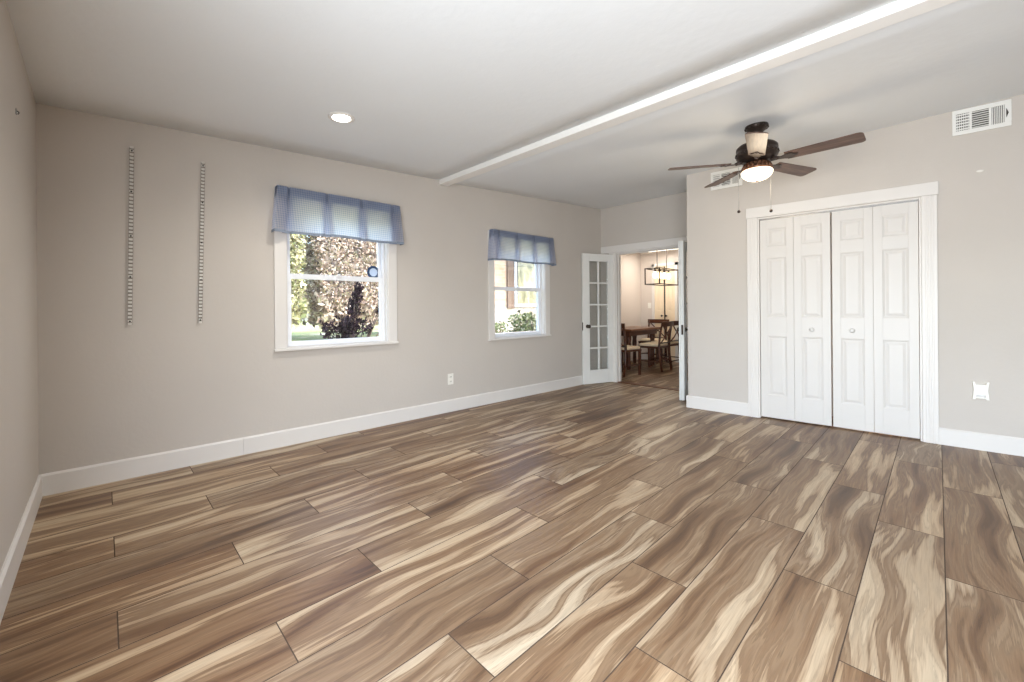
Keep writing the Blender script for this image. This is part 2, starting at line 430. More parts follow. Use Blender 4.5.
def ceil_left(x, y):
    return 2.445 + .0385 * (x + .3) + .045 * max(0, min(1.2, (3.92 - y) / .97)) * max(0, 1 - (x + .3) / 1.5)
def ceil_right(x, y):
    return 2.552 + .049 * (x - 2.74) + .03 * max(0, min(2.6, 1.9 - y)) * (x - 2.74) / 2.2
def ceiling(name, x0, x1, nx, fn, label):
    b = MB(); ny = 18
    ys = [-4.9 + i * (4.06 + 4.9) / ny for i in range(ny + 1)]
    xs = [x0 + i * (x1 - x0) / nx for i in range(nx + 1)]
    g = [[b.b.verts.new((x, y, fn(x, y))) for y in ys] for x in xs]
    h = [[b.b.verts.new((x, y, 2.95)) for y in ys] for x in xs]
    for i in range(nx):
        for j in range(ny):
            for q, w in ((g, 1), (h, 0)):
                f = b.b.faces.new((q[i][j], q[i + 1][j], q[i + 1][j + 1], q[i][j + 1])); f.smooth = True
    for i in range(nx):
        for j in (0, ny): b.b.faces.new((g[i][j], g[i + 1][j], h[i + 1][j], h[i][j]))
    for j in range(ny):
        for i in (0, nx): b.b.faces.new((g[i][j], g[i][j + 1], h[i][j + 1], h[i][j]))
    return tag(b.build(name, 'ceiling'), label, 'ceiling', None, 'structure')
ceiling('ceiling', -.45, 2.686, 10, ceil_left, 'white textured ceiling on the window side of the beam')
ceiling('ceiling.001', 2.686, 5.80, 10, ceil_right, 'white textured ceiling on the fan side of the beam')

b = MB(); b.box(2.632, 2.742, -4.795, 3.812, 2.508, 2.60, .004)
tag(b.build('ceiling_beam', 'beam'), 'white boxed beam crossing the ceiling', 'beam', None, 'structure')

def baseboard(name, fr, spans, label, h=.136):
    b = MB()
    for x0, x1 in spans:
        b.prism([(0, 0), (0, h), (-.006, h), (-.015, h - .012), (-.016, 0)], x0, x1,
                Matrix(((0, 0, 1, 0), (1, 0, 0, 0), (0, 1, 0, 0), (0, 0, 0, 1))))
    return tag(b.build(name, 'trim', None, fr), label, 'baseboard', None, 'structure')
baseboard('baseboard_back', WB, [(.0, 1.088), (1.0895, 5.88)], 'white baseboard running under the two windows')
baseboard('baseboard_left', WL, [(5.97, 8.72)], 'white baseboard at the far left edge of the photo')
baseboard('baseboard_closet', WC, [(-.017, .612), (2.003, 6.7)], 'white baseboard either side of the closet doors')

# closet casing: fluted boards on three sides
def casing(name, fr, x0, x1, ztop, w, label, t=.02, head=None, ext=0.0):
    b = MB(); hd = head or w
    for a in (x0 - w, x1):
        b.box(a, a + w, -t, -.0005, 0, ztop, .004)
        for q in (.3, .5, .7): b.box(a + w * q - .006, a + w * q + .006, -t - .004, -t + .001, 0.0, ztop - .002, .002)
    b.box(x0 - w - ext, x1 + w + ext, -t - .004, -.0005, ztop, ztop + hd, .004)
    return tag(b.build(name, 'trim', None, fr), label, 'door casing', None, 'structure')
casing('trim_2', WC, .708, 1.912, 2.058, .096, 'fluted white casing around the bifold closet doors', head=.108, ext=.008)
b = MB(); b.box(.705, .72, .0, .12, 0, 2.055); b.box(1.90, 1.915, .0, .12, 0, 2.055); b.box(.72, 1.90, 0.0, .12, 2.043, 2.055)
b.mi = 1; b.box(.722, 1.898, .022, .046, 2.024, 2.043)
tag(b.build('trim_3', ['trim', 'steel'], None, WC), 'inner jamb and door track of the bifold closet', 'door jamb', None, 'structure')

# doorway casing and jamb
b = MB()
b.box(.16, .26, -.018, -.0005, 0, 1.985, .004); b.box(1.425, 1.525, -.018, -.0005, 0, 1.985, .004); b.box(.012, 1.54, -.022, -.0005, 1.985, 2.09, .004)
b.box(.26, .278, 0, .12, 0, 1.985); b.box(1.407, 1.425, 0, .12, 0, 1.985); b.box(.278, 1.407, 0, .12, 1.967, 1.985)
b.box(.278, .290, .05, .085, 0, 1.967); b.box(.290, 1.407, .05, .085, 1.953, 1.967)
b.box(.16, .26, .1205, .138, 0, 1.985, .004); b.box(1.425, 1.525, .1205, .138, 0, 1.985, .004); b.box(.16, 1.525, .1205, .138, 1.985, 2.085, .004)
tag(b.build('trim_4', 'trim', None, WD), 'white casing and jamb of the dining room doorway', 'door casing', None, 'structure')

# ------------------------------------------------------------------ windows
def window(name, op, label, sticker):
    x0, x1, z0, z1 = op
    root = thing(name, label, 'window', WB @ T((x0 + x1) / 2, 0, z0), None, 'structure')
    w2 = (x1 - x0) / 2; h = z1 - z0
    b = MB()                                   # flat casing
    cw = .088
    b.box(-w2 - cw, -w2 + .004, -.018, -.0005, .0, h, .003); b.box(w2 - .004, w2 + cw, -.018, -.0005, .0, h, .003)
    b.box(-w2 - cw, w2 + cw, -.018, -.0005, h, h + .088, .003)
    b.build('casing', 'trim', root)
    b = MB(); b.box(-w2 - cw - .008, w2 + cw + .008, -.036, -.0005, -.024, .0, .006); b.box(-w2 + .001, w2 - .001, .0, .10, -.001, .006)
    b.build('window_sill', 'trim', root)
    b = MB()                                   # jamb liner
    b.box(-w2, -w2 + .012, .0, .135, 0, h); b.box(w2 - .012, w2, .0, .135, 0, h); b.box(-w2, w2, .0, .135, h - .012, h); b.box(-w2, w2, .10, .135, 0, .010)
    b.build('jamb', 'trim', root)
    b = MB(); f = .022; a = w2 - .012           # vinyl frame
    b.box(-a, -a + f, .055, .13, .007, h - .012, .003); b.box(a - f, a, .055, .13, .007, h - .012, .003)
    b.box(-a + f, a - f, .055, .13, h - .034, h - .012, .003); b.box(-a + f, a - f, .055, .13, .007, .018, .003)
    b.build('window_frame', 'vinyl', root)
    i = a - f; mid = .018 + (h - .06) * .512
    def sash(zb, zt, y, rail_t, rail_b):
        s = MB(); st = .025
        s.box(-i, -i + st, y, y + .03, zb, zt, .003); s.box(i - st, i, y, y + .03, zb, zt, .003)
        s.box(-i + st, i - st, y, y + .03, zt - rail_t, zt, .003); s.box(-i + st, i - st, y, y + .03, zb, zb + rail_b, .003)
        o = s.build('sash', 'vinyl', root)
        g = MB(); g.box(-i + st - .004, i - st + .004, y + .012, y + .017, zb + rail_b - .004, zt - rail_t + .004); g.build('glass_pane', 'glass', o)
        return o
    sash(.018, mid + .026, .06, .046, .032)
    up_ = sash(mid - .012, h - .034, .094, .03, .03)
    b = MB(); b.box(-.03, .03, .045, .061, mid + .012, mid + .026, .003); b.lathe([(.012, 0), (.012, .01), (.008, .014)], (0, .05, mid + .026), 14); b.build('sash_lock', 'vinyl', root)
    if sticker:
        Mx = T(w2 - .105, .104, mid + .078) @ Matrix.Rotation(math.radians(90), 4, 'X')
        b = MB(); b.lathe([(.066, -.001), (.066, .001)], (0, 0, 0), 10, Mx); b.mi = 1; b.lathe([(.042, .001), (.042, .002)], (0, 0, 0), 10, Mx)
        st = b.build('sticker', ['sticker_rim', 'sticker'], up_); st['label'] = 'round blue-rimmed security sticker'
    return root
window('window_1', W1, 'larger-looking white window with the round blue sticker, vines outside', True)
window('window_2', W2, 'white window nearer the doorway looking onto a neighbouring house', False)

# ------------------------------------------------------------------ valances
def valance(name, x0, x1, zt, zb, label):
    xc = (x0 + x1) / 2; W = x1 - x0
    root = thing(name, label, 'valance', WB @ T(xc, -.02, zb), 'blue gingham valances over the windows')
    H = zt - zb; D = .075
    b = MB(); b.box(-W / 2 + .004, W / 2 - .004, -D + .034, -.001, H - .03, H - .012, .003); b.build('mounting_board', 'trim', root)
    ear = .085
    xs = [-W / 2 + ear, None, None, W / 2 - ear]
    step = (W - 2 * ear) / 3
    pleats = [-W / 2 + ear + step * k for k in range(4)]
    def ring(t, w):
        """plan outline of the cloth; t = 0 at the top, 1 at the hem"""
        fl = .03 * t; fy = -D - .022 * t
        pts = [(-W / 2 - fl, -.002), (-W / 2 - fl, fy * .5), (-W / 2 - fl + .002, fy)]
        for k, xp in enumerate(pleats):
            g = .008 + .014 * t; dp = .024
            px = xp + (xp / (W / 2)) * fl * .4
            prev = pts[-1][0]; a = px - g
            for q in (.33, .66): pts.append((prev + (a - prev) * q, fy + .006 * t * math.sin(q * 6.3 + k + w)))
            pts += [(a, fy), (px - .042, fy + dp), (px, fy + dp + .004), (px + .042, fy + dp), (px + g, fy)]
        prev = pts[-1][0]; e = W / 2 + fl - .002
        pts += [(prev + (e - prev) * .5, fy + .004 * t), (e, fy), (W / 2 + fl, fy * .5), (W / 2 + fl, -.002)]
        return pts
    b = MB(); n = 9; rows = []
    for r in range(n):
        t = r / (n - 1)
        P = ring(t, xc)
        rows.append([b.b.verts.new((x, y, H - t * H + (.006 * t * math.sin(x * 9 + xc) if t > .9 else 0))) for x, y in P])
    for r in range(n - 1):
        for q in range(len(rows[0]) - 1):
            b.b.faces.new((rows[r][q], rows[r][q + 1], rows[r + 1][q + 1], rows[r + 1][q]))
    b.build('cloth', 'gingham', root)
    b = MB(); hb = .085 / H                          # doubled heading along the top
    P0 = [(x, min(-.002, y + .0045)) for x, y in ring(0, xc)]; P1 = [(x, min(-.002, y + .0045)) for x, y in ring(hb, xc)]
    for q in range(len(P0) - 1):
        b.face(((*P0[q], H - .001), (*P0[q + 1], H - .001), (*P1[q + 1], H - .085), (*P1[q], H - .085)))
    b.build('heading', 'hem', root)
    for xp in pleats:                                # folded cloth behind each pleat
        b = MB(); y0, y1 = -D + .034, -D - .022 + .038
        for e in (0, .003):
            b.face(((xp - .046, y0 + e, H - .085), (xp + .046, y0 + e, H - .085), (xp * 1.03 + .026, y1 + e, .012), (xp * 1.03 - .026, y1 + e, .012)))
        b.build('pleat_fold', 'gingham', root)
    P = ring(1.0, xc)
    b = MB(); z = [(.006 * math.sin(x * 9 + xc)) for x, y in P]
    for q in range(len(P) - 1):
        (xa, ya), (xb, yb) = P[q], P[q + 1]
        b.face(((xa, ya - .0015, z[q] - .012), (xb, yb - .0015, z[q + 1] - .012), (xb, yb - .0015, z[q + 1] + .010), (xa, ya - .0015, z[q] + .010)))
    b.build('hem', 'hem', root)
    return root
valance('valance', 1.325, 2.418, 2.175, 1.80, 'blue gingham box-pleated valance over the window with the round sticker')
valance('valance', 3.622, 4.690, 2.095, 1.735, 'blue box-pleated valance over the window nearer the doorway')

# ------------------------------------------------------------------ shelf tracks
def standard(x, zt, zb, lean, label):
    root = thing('shelf_standard', label, 'shelf track', WB @ T(x, 0, zb) @ Matrix.Rotation(lean, 4, 'Y'), 'slotted shelf tracks on the wall')
    H = zt - zb; w = .0125
    b = MB()
    b.mi = 1; b.box(-w + .002, w - .002, -.004, -.0005, .003, H - .003)
    b.box(-w, -w + .004, -.0135, -.0005, 0, H, .001); b.box(w - .004, w, -.0135, -.0005, 0, H, .001); b.mi = 0
    n = int(H / .0254); p = H / n
    for k in range(n + 1):
        z = min(H - .008, max(0, k * p - .0055)); b.box(-w + .002, w - .002, -.0145, -.004, z, z + .015, .001)
    b.build('track', ['metal_white', 'seam'], root)
    for q in (.02, .27, .5, .75, .98):
        z = H * q; Mx = T(0, -.0142, z) @ Matrix.Rotation(math.radians(90), 4, 'X')
        s = MB(); s.lathe([(.0055, -.001), (.0055, .001), (.003, .0022)], (0, 0, 0), 10, Mx)
        o = s.build('screw', 'dark', root); o['label'] = 'dark screw head'
standard(.428, 2.283, 1.054, .014, 'slotted metal shelf track nearer the room corner, left of the other')
standard(.818, 2.268, 1.054, .021, 'slotted metal shelf track nearer the window with the round sticker')

# ------------------------------------------------------------------ closet bifold doors
def door_leaf(w, h, t, panels, stile):
    """moulded leaf: origin bottom-left of the front face, front towards -y"""
    b = MB(); xs = (stile, w - stile)
    b.box(0, stile, 0, t, 0, h, .0015); b.box(w - stile, w, 0, t, 0, h, .0015)
    zc = [0]
    for z0, z1 in panels: zc += [z0, z1]
    zc.append(h)
    for i in range(0, len(zc), 2): b.box(xs[0], xs[1], 0, t, zc[i], zc[i + 1])
    for z0, z1 in panels:
        b.box(xs[0], xs[1], 0.007, t - .004, z0, z1)
        m_ = .014                                   # sloped moulding
        q = [(xs[0], z0), (xs[1], z0), (xs[1], z1), (xs[0], z1)]
        r = [(xs[0] + m_, z0 + m_), (xs[1] - m_, z0 + m_), (xs[1] - m_, z1 - m_), (xs[0] + m_, z1 - m_)]
        for k in range(4):
            a, c = q[k], q[(k + 1) % 4]; d, e = r[(k + 1) % 4], r[k]
            b.face(((a[0], .0005, a[1]), (c[0], .0005, c[1]), (d[0], 0.0066, d[1]), (e[0], 0.0066, e[1])))
        o_, p_ = .021, .040                          # raised field
        q = [(xs[0] + o_, z0 + o_), (xs[1] - o_, z0 + o_), (xs[1] - o_, z1 - o_), (xs[0] + o_, z1 - o_)]
        r = [(xs[0] + p_, z0 + p_), (xs[1] - p_, z0 + p_), (xs[1] - p_, z1 - p_), (xs[0] + p_, z1 - p_)]
        for k in range(4):
            a, c = q[k], q[(k + 1) % 4]; d, e = r[(k + 1) % 4], r[k]
            b.face(((a[0], 0.0068, a[1]), (c[0], 0.0068, c[1]), (d[0], .0015, d[1]), (e[0], .0015, e[1])))
        b.face([(x, .0015, z) for x, z in r])
    return b
PAN = [(.225, .830), (1.020, 1.625), (1.735, 1.925)]
def bifold(name, x0, x1, knob_leaf, label, fold):
    root = thing(name, label, 'closet door', WC @ T(x0, .018, .014), None, 'structure')
    w = (x1 - x0 - .0015) / 2; h = 2.014
    L1 = door_leaf(w, h, .034, PAN, .062).build('leaf', 'door', root)
    L1.matrix_local = RZ(-fold)
    L2 = door_leaf(w, h, .034, PAN, .062).build('leaf', 'door', root)
    L2.matrix_local = T(w * 2 + .0015, 0, 0) @ RZ(fold) @ T(-w, 0, 0)
    lf = (L1, L2)[knob_leaf]
    Mx = T(w * (.5 if knob_leaf else .5), 0, .905) @ Matrix.Rotation(math.radians(90), 4, 'X')
    k = MB(); k.lathe([(.011, -.002), (.009, .012), (.017, .020), (.020, .028), (.016, .036), (.006, .039)], (0, 0, 0), 20, Mx)
    k.build('knob', 'door', lf)
    return root
bifold('door_1', .724, 1.302, 1, 'white bifold closet door on the side nearer the dining room doorway', .004)
bifold('door_2', 1.314, 1.897, 0, 'white bifold closet door nearer the white wall bracket', .006)

# ------------------------------------------------------------------ french doors
def french(name, hinge, direction, w, label, knob_s, astragal):
    """leaf frame: x from the hinge to the free edge, -y on the side towards the camera"""
    fr = frame(hinge, direction)
    root = thing(name, label, 'french door', fr @ T(0, 0, .008), None, 'structure')
    h = 1.945; t = .04; ya, yb = -t / 2, t / 2
    s1, s2, tr, br = .095, .115, .112, .205
    b = MB()
    b.box(0, s1, ya, yb, 0, h, .003); b.box(w - s2, w, ya, yb, 0, h, .003)
    b.box(s1, w - s2, ya, yb, h - tr, h, .002); b.box(s1, w - s2, ya, yb, 0, br, .002)
    xm = (s1 + w - s2) / 2
    b.box(xm - .012, xm + .012, ya + .006, yb - .006, br, h - tr, .003)
    for k in range(1, 5):
        z = br + (h - tr - br) * k / 5; b.box(s1, w - s2, ya + .007, yb - .007, z - .012, z + .012, .003)
    if astragal:
        b.box(w - .022, w + .016, yb if astragal > 0 else ya - .016, yb + .016 if astragal > 0 else ya, 0, h, .002)
    b.build('frame', 'french', root)
    g = MB(); g.box(s1, w - s2, -.003, .003, br, h - tr); g.build('glass_panes', 'glass', root)
    for sgn in (-1, 1):
        Mx = T(w - .07, sgn * t / 2, .86) @ Matrix.Rotation(math.radians(90 if sgn < 0 else -90), 4, 'X')
        k = MB(); k.lathe([(.028, 0), (.028, .004), (.012, .007), (.011, .03), (.024, .038), (.028, .048), (.024, .058), (.008, .062)], (0, 0, 0), 20, Mx)
        o = k.build('handle', 'knob_metal', root); o['label'] = 'dark round door knob'
    k = MB(); k.box(w - .001, w + .0015, -.012, .012, .80, .92); o = k.build('strike_plate', 'knob_metal', root)
    for z in (.2, 1.0, 1.75):
        k = MB(); k.tube([(-.006, -t / 2 - .004, z - .045), (-.006, -t / 2 - .004, z + .045)], .006); k.build('hinge', 'steel', root)
    return root
french('door_3', (5.588, 3.502), (-.513, .187), .546, 'white ten-pane french door leaf standing open beside the back wall', .07, 0)
french('door_4', (5.575, 2.246), (-.545, -.066), .545, 'white french door leaf seen edge-on beside the closet corner', .07, -1)

# ------------------------------------------------------------------ vents
def vent(x0, x1, z0, z1, label):
    root = thing('air_vent', label, 'vent', WC @ T(x0, 0, z0), 'white air registers high on the closet wall')
    w, h = x1 - x0, z1 - z0
    a, bq, c = (.07 * w, .30 * w), (.345 * w, .635 * w), (.675 * w, .89 * w)
    zb, zt = .16 * h, .84 * h
    b = MB(); t = .012
    cuts = [a[0], a[1], bq[0], bq[1], c[0], c[1]]
    b.box(0, w, -t, -.0005, 0, zb, .002); b.box(0, w, -t, -.0005, zt, h, .002)
    b.box(0, a[0], -t, -.0005, zb, zt); b.box(a[1], bq[0], -t, -.0005, zb, zt); b.box(bq[1], c[0], -t, -.0005, zb, zt); b.box(c[1], w, -t, -.0005, zb, zt)
    b.build('face_plate', 'grille_metal', root)
    b = MB(); b.box(.05 * w, .91 * w, -.003, -.0006, .12 * h, .88 * h); o = b.build('duct_shade_sheet', 'dark', root); o['label'] = 'dark sheet painted as duct shade behind the louvers'  # flat dark sheet; the shade inside the duct is its colour
    b = MB()
    n = 6
    for k in range(n):
        z = zb + (zt - zb) * (k + .5) / n; b.box(a[0], a[1], -.010, -.004, z - .0045, z + .0045)
        x = a[0] + (a[1] - a[0]) * (k + .5) / n; b.box(x - .0022, x + .0022, -.011, -.004, zb, zt)
    b.build('louvers', 'grille_metal', root)
    b = MB()
    for k in range(8):
        z = zb + (zt - zb) * (k + .5) / 8
        b.box(bq[0], bq[1], -.007, .007, -.001, .001, 0, T(0, -.007, z) @ Matrix.Rotation(math.radians(48), 4, 'X'))
    b.build('louvers', 'grille_metal', root)
    b = MB()
    for k in range(7):
        x = c[0] + (c[1] - c[0]) * (k + .5) / 7; b.box(x - .0025, x + .0025, -.011, -.004, zb, zt)
    b.build('louvers', 'grille_metal', root)
    b = MB(); b.mi = 0; b.prism([(0, -.035), (.012, 0), (0, .035)], 0, .006, T(.915 * w, -t, h * .5) @ Matrix.Rotation(math.radians(90), 4, 'X'))
    o = b.build('damper_lever', 'gap', root); o['label'] = 'small dark damper lever'
    return root
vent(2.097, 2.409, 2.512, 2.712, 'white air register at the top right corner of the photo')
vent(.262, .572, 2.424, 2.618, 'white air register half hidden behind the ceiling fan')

# ------------------------------------------------------------------ outlet, bracket, hook, patch
root = thing('wall_outlet', 'white double wall outlet low on the wall under the two windows', 'outlet', WB @ T(3.062, 0, .302))
b = MB(); b.box(-.038, .038, -.006, -.0005, 0, .122, .003); b.build('cover_plate', 'plastic', root)
for z in (.036, .086):
    b = MB(); b.lathe([(.017, 0), (.017, .003), (.015, .004)], (0, 0, 0), 20, T(0, -.006, z) @ Matrix.Rotation(math.radians(90), 4, 'X')); o = b.build('receptacle', 'plastic', root)
    for dx in (-.006, .006):
        s = MB(); s.box(dx - .0015, dx + .0015, -.0112, -.0095, z - .006, z + .006); s.build('slot', 'dark', o)

root = thing('wall_bracket', 'white plastic plate with horned corners on the wall beside the closet', 'bracket', WC @ T(2.240, 0, .400))
b = MB()
b.prism([(-.044, .0), (-.030, .0), (-.026, .010), (.026, .010), (.030, .0), (.044, .0), (.041, .040), (.037, .070), (.040, .104), (.045, .138), (.033, .138), (.027, .116), (-.027, .116), (-.033, .138), (-.045, .138), (-.040, .104), (-.037, .070), (-.041, .040)],
        0, .026, T(0, -.0005, 0) @ Matrix.Rotation(math.radians(90), 4, 'X'))
b.build('plate', 'plastic', root)
b = MB(); b.box(-.026, .026, -.0285, -.0266, .020, .036, .0008); o = b.build('slot', 'steel', root); o['label'] = 'grey slot at the bottom of the plate'
b = MB(); b.lathe([(.006, 0), (.005, .004)], (0, 0, 0), 12, T(0, -.0265, .072) @ Matrix.Rotation(math.radians(90), 4, 'X')); b.build('button', 'plastic', root)

root = thing('wall_hook', 'tiny metal hook high on the wall at the far left', 'hook', WL @ T(4.8 + 3.068, 0, 2.105))
b = MB(); b.box(-.008, .008, -.004, -.0005, -.014, .014, .001); b.build('plate', 'steel', root)
b = MB(); b.tube([(0, -.003, .004), (0, -.009, .001), (0, -.011, -.005), (0, -.009, -.010), (0, -.006, -.009)], .0022); b.build('hook', 'dark', root)

b = MB(); b.lathe([(.017, 0), (.015, .0012), (.008, .002)], (0, 0, 0), 11, Matrix.Diagonal((1.25, 1, .6, 1)) @ Matrix.Rotation(math.radians(90), 4, 'X'))
tag(b.build('spackle_patch', 'spackle', None, WC @ T(2.247, -.0003, 2.20)), 'small white spackle patch on the wall above the white plastic bracket', 'wall patch')

# ------------------------------------------------------------------ recessed light
dlx, dly = 1.205, 2.935
dlz = ceil_left(dlx, dly)
tilt = Matrix.Rotation(-math.atan(.0385), 4, 'Y')
root = thing('recessed_downlight', 'lit round recessed light in the ceiling', 'ceiling light', T(dlx, dly, dlz) @ tilt)
b = MB(); b.lathe([(.088, .002), (.088, -.004), (.078, -.008), (.062, -.006), (.060, .003)], (0, 0, 0), 40); b.build('trim_ring', 'trim', root)
b = MB(); b.lathe([(.060, -.003), (.060, -.0075), (.04, -.011), (.012, -.013)], (0, 0, 0), 32); o = b.build('lens', 'lens', root); o['label'] = 'glowing white lens'
d = bpy.data.lights.new('downlight_glow', 'SPOT'); d.energy = 75; d.spot_size = math.radians(150); d.spot_blend = 1.0; d.shadow_soft_size = .06; d.color = (1, .95, .87)
o = bpy.data.objects.new('downlight_glow', d); COL.objects.link(o); o.location = (dlx, dly, dlz - .03)

# ------------------------------------------------------------------ ceiling fan
FX, FY = 3.802, 1.024
FZ = ceil_right(FX, FY)
root = thing('ceiling_fan', 'dark bronze ceiling fan with walnut blades and a lit bowl light', 'ceiling fan', T(FX, FY, FZ))
zb = 2.313 - FZ                                  # blade plane
b = MB()
b.lathe([(.080, .004), (.084, -.006), (.080, -.022), (.068, -.038), (.052, -.050), (.040, -.070), (.040, -.105)], (0, 0, 0), 40)
for k in range(16):
    a = 2 * math.pi * k / 16; b.lathe([(.006, -.006), (.009, 0), (.006, .006)], (.080 * math.cos(a), .080 * math.sin(a), -.022), 8)
b.build('canopy', 'bronze', root)
b = MB()
b.lathe([(.045, zb + .168), (.095, zb + .158), (.132, zb + .142), (.148, zb + .126), (.150, zb + .108), (.143, zb + .100), (.150, zb + .092), (.150, zb + .050), (.140, zb + .034), (.120, zb + .018), (.080, zb + .012), (.06, zb + .004)], (0, 0, 0), 48)
for k in range(24):
    a = 2 * math.pi * k / 24; b.lathe([(.007, -.009), (.011, 0), (.007, .009)], (.148 * math.cos(a), .148 * math.sin(a), zb + .071), 8)
b.build('motor_housing', 'bronze', root)
b = MB()
b.lathe([(.060, zb + .010), (.086, zb - .002), (.094, zb - .014), (.088, zb - .024), (.098, zb - .034), (.108, zb - .044), (.112, zb - .054), (.10, zb - .06)], (0, 0, 0), 40)
for k in range(20):
    a = 2 * math.pi * k / 20; b.tube([(.090 * math.cos(a), .090 * math.sin(a), zb - .006), (.111 * math.cos(a), .111 * math.sin(a), zb - .050)], .006, 6)
b.build('light_fitter', 'bronze_light', root)
b = MB(); b.lathe([(.106, zb - .062), (.114, zb - .072), (.112, zb - .088), (.099, zb - .110), (.074, zb - .130), (.043, zb - .142), (.012, zb - .147)], (0, 0, 0), 48)
o = b.build('light_bowl', 'bulb_white', root); o['label'] = 'glowing frosted glass bowl'
b = MB(); b.lathe([(.012, zb - .146), (.012, zb - .150), (.006, zb - .156)], (0, 0, 0), 14); b.build('finial', 'bronze', root)
def blade_mesh():
    b = MB(); out = []
    for q in range(11):
        r = .205 + (.678 - .205 - .03) * q / 10; out.append((r, .056 + .014 * q / 10))
    for q in range(1, 7):
        a = q / 6 * math.pi / 2; out.append((.648 + .03 * math.sin(a), .040 + .030 * math.cos(a)))
    poly = [(x, y) for x, y in out] + [(x, -y) for x, y in reversed(out)]
    b.prism(poly, -.0035, .0035); return b
def iron_mesh():
    b = MB()
    b.prism([(.10, .018), (.15, .014), (.19, .024), (.225, .046), (.250, .040), (.262, .018), (.285, .010), (.285, -.010), (.262, -.018), (.250, -.040), (.225, -.046), (.19, -.024), (.15, -.014), (.10, -.018)], -.010, -.0036)
    for x, y in ((.225, .03), (.225, -.03), (.268, 0)): b.lathe([(.007, -.004), (.005, 0)], (x, y, -.010), 8)
    b.tube([(.09, 0, .024), (.125, 0, .008), (.16, 0, -.005)], .013, 8)
    return b
first = None
for k in range(5):
    ang = math.radians(-93.0 + 72 * k)
    mt = T(0, 0, zb + .004) @ RZ(ang) @ Matrix.Rotation(math.radians(-11), 4, 'X')
    if first is None:
        first = blade_mesh().build('blade', 'walnut', root); iron = iron_mesh().build('blade_iron', 'bronze', first); first.matrix_local = mt
    else:
        c = first.copy(); COL.objects.link(c); c.parent = root; c.matrix_local = mt
        c2 = iron.copy(); COL.objects.link(c2); c2.parent = c
def chain(off, z1, label):
    p = R * off[0] + F * off[1]
    b = MB(); n = 46; top = zb - .045
    b.tube([(p.x, p.y, top), (p.x, p.y, z1 + .01)], .0012, 6)
    for k in range(n): b.lathe([(.0008, -.0022), (.0022, 0), (.0008, .0022)], (p.x, p.y, top + (z1 - top) * k / n), 6)
    o = b.build('pull_chain', 'steel', root)
    b = MB(); b.lathe([(.003, .012), (.010, .007), (.0125, 0), (.010, -.008), (.004, -.012)], (p.x, p.y, z1), 14); b.build('pull_knob', 'bronze', o)
chain((-.160, -.02), 1.915 - FZ, '')
chain((.100, -.02), 1.92 - FZ, '')
d = bpy.data.lights.new('fan_glow', 'POINT'); d.energy = 10; d.shadow_soft_size = .12; d.color = (1, .84, .62)
o = bpy.data.objects.new('fan_glow', d); COL.objects.link(o); o.location = (FX, FY, FZ + zb - .20)

# ------------------------------------------------------------------ dining room beyond the doorway
def plainbox(name, mat, x0, x1, y0, y1, z0, z1, label, cat='wall'):
    b = MB(); b.box(x0, x1, y0, y1, z0, z1); return tag(b.build(name, mat), label, cat, None, 'structure')
plainbox('wall_dining_side', 'dining_wall', 5.60, 8.5, 4.6, 4.7, 0, 2.5, 'pale dining room wall behind the nearer chair')
plainbox('wall_dining_far', 'dining_wall', 8.5, 8.6, 1.0, 4.7, 0, 2.5, 'far dining room wall with light switch and cream doors')
plainbox('wall_dining_near', 'dining_wall', 5.73, 8.5, 1.0, 1.1, 0, 2.5, 'dining room wall on the closet side')
plainbox('wall_dining_front', 'dining_wall', 5.6005, 5.72, 3.93, 4.6, 0, 2.5, 'dining room side of the wall beside the doorway')
plainbox('dining_ceiling', 'ceiling', 5.72, 8.6, 1.0, 4.7, 2.34, 2.55, 'white dining room ceiling', 'ceiling')
WX = frame((8.5, 4.6), (0, -1))
baseboard('baseboard_dining', WX, [(0.0, .27), (.845, 3.5)], 'white baseboard on the far dining room wall')

for i, (x0, x1, lab) in enumerate(((.335, .54, 'cream door leaf by the light switch in the dining room'), (.575, .78, 'cream door leaf behind the cage chandelier'))):
    root = thing('door_%d' % (5 + i), lab, 'door', WX @ T(x0, -.03, .01), None, 'structure')
    door_leaf(x1 - x0, 2.0, .028, [(.2, .9), (1.05, 1.85)], .05).build('leaf', 'cream_door', root)
    k = MB(); k.lathe([(.012, 0), (.010, .03), (.022, .04), (.016, .055)], (0, 0, 0), 16, T(.03 if i else x1 - x0 - .03, 0, .95) @ Matrix.Rotation(math.radians(90), 4, 'X')); k.build('handle', 'knob_metal', root)
b = MB(); b.box(.54, .575, -.012, -.001, .01, 2.0); tag(b.build('gap_shade_strip', 'dark', None, WX), 'dark strip painted as shade between the two cream doors', 'door gap', None, 'structure')  # dark strip fills the door gap, its shade put in as colour
b = MB(); b.box(.275, .333, -.035, -.0005, 0, 2.07); b.box(.782, .84, -.035, -.0005, 0, 2.07); b.box(.275, .84, -.035, -.0005, 2.015, 2.07)
tag(b.build('trim_6', 'trim', None, WX), 'white casing around the cream doors', 'door casing', None, 'structure')

root = thing('light_switch', 'white light switch on the far dining room wall', 'light switch', WX @ T(.205, 0, 1.12))
b = MB(); b.box(-.038, .038, -.007, -.0005, 0, .12, .003); b.build('cover_plate', 'plastic', root)
b = MB(); b.box(-.016, .016, -.012, -.0071, .03, .09, .002); b.build('rocker', 'plastic', root)

root = thing('ceiling_light_panel', 'bright flat light panel on the dining room ceiling', 'ceiling light', T(7.95, 3.92, 2.34))
b = MB(); b.box(-.25, .25, -.33, .33, -.03, -.0005, .004); b.build('housing', 'trim', root)
b = MB(); b.box(-.23, .23, -.31, .31, -.042, -.0305, .004); o = b.build('diffuser', 'panel_lit', root); o['label'] = 'glowing white diffuser'
area('dining_panel_light', (7.95, 3.92, 2.28), (0, 0, -1), .46, .68, 9.5, (1, .95, .90))

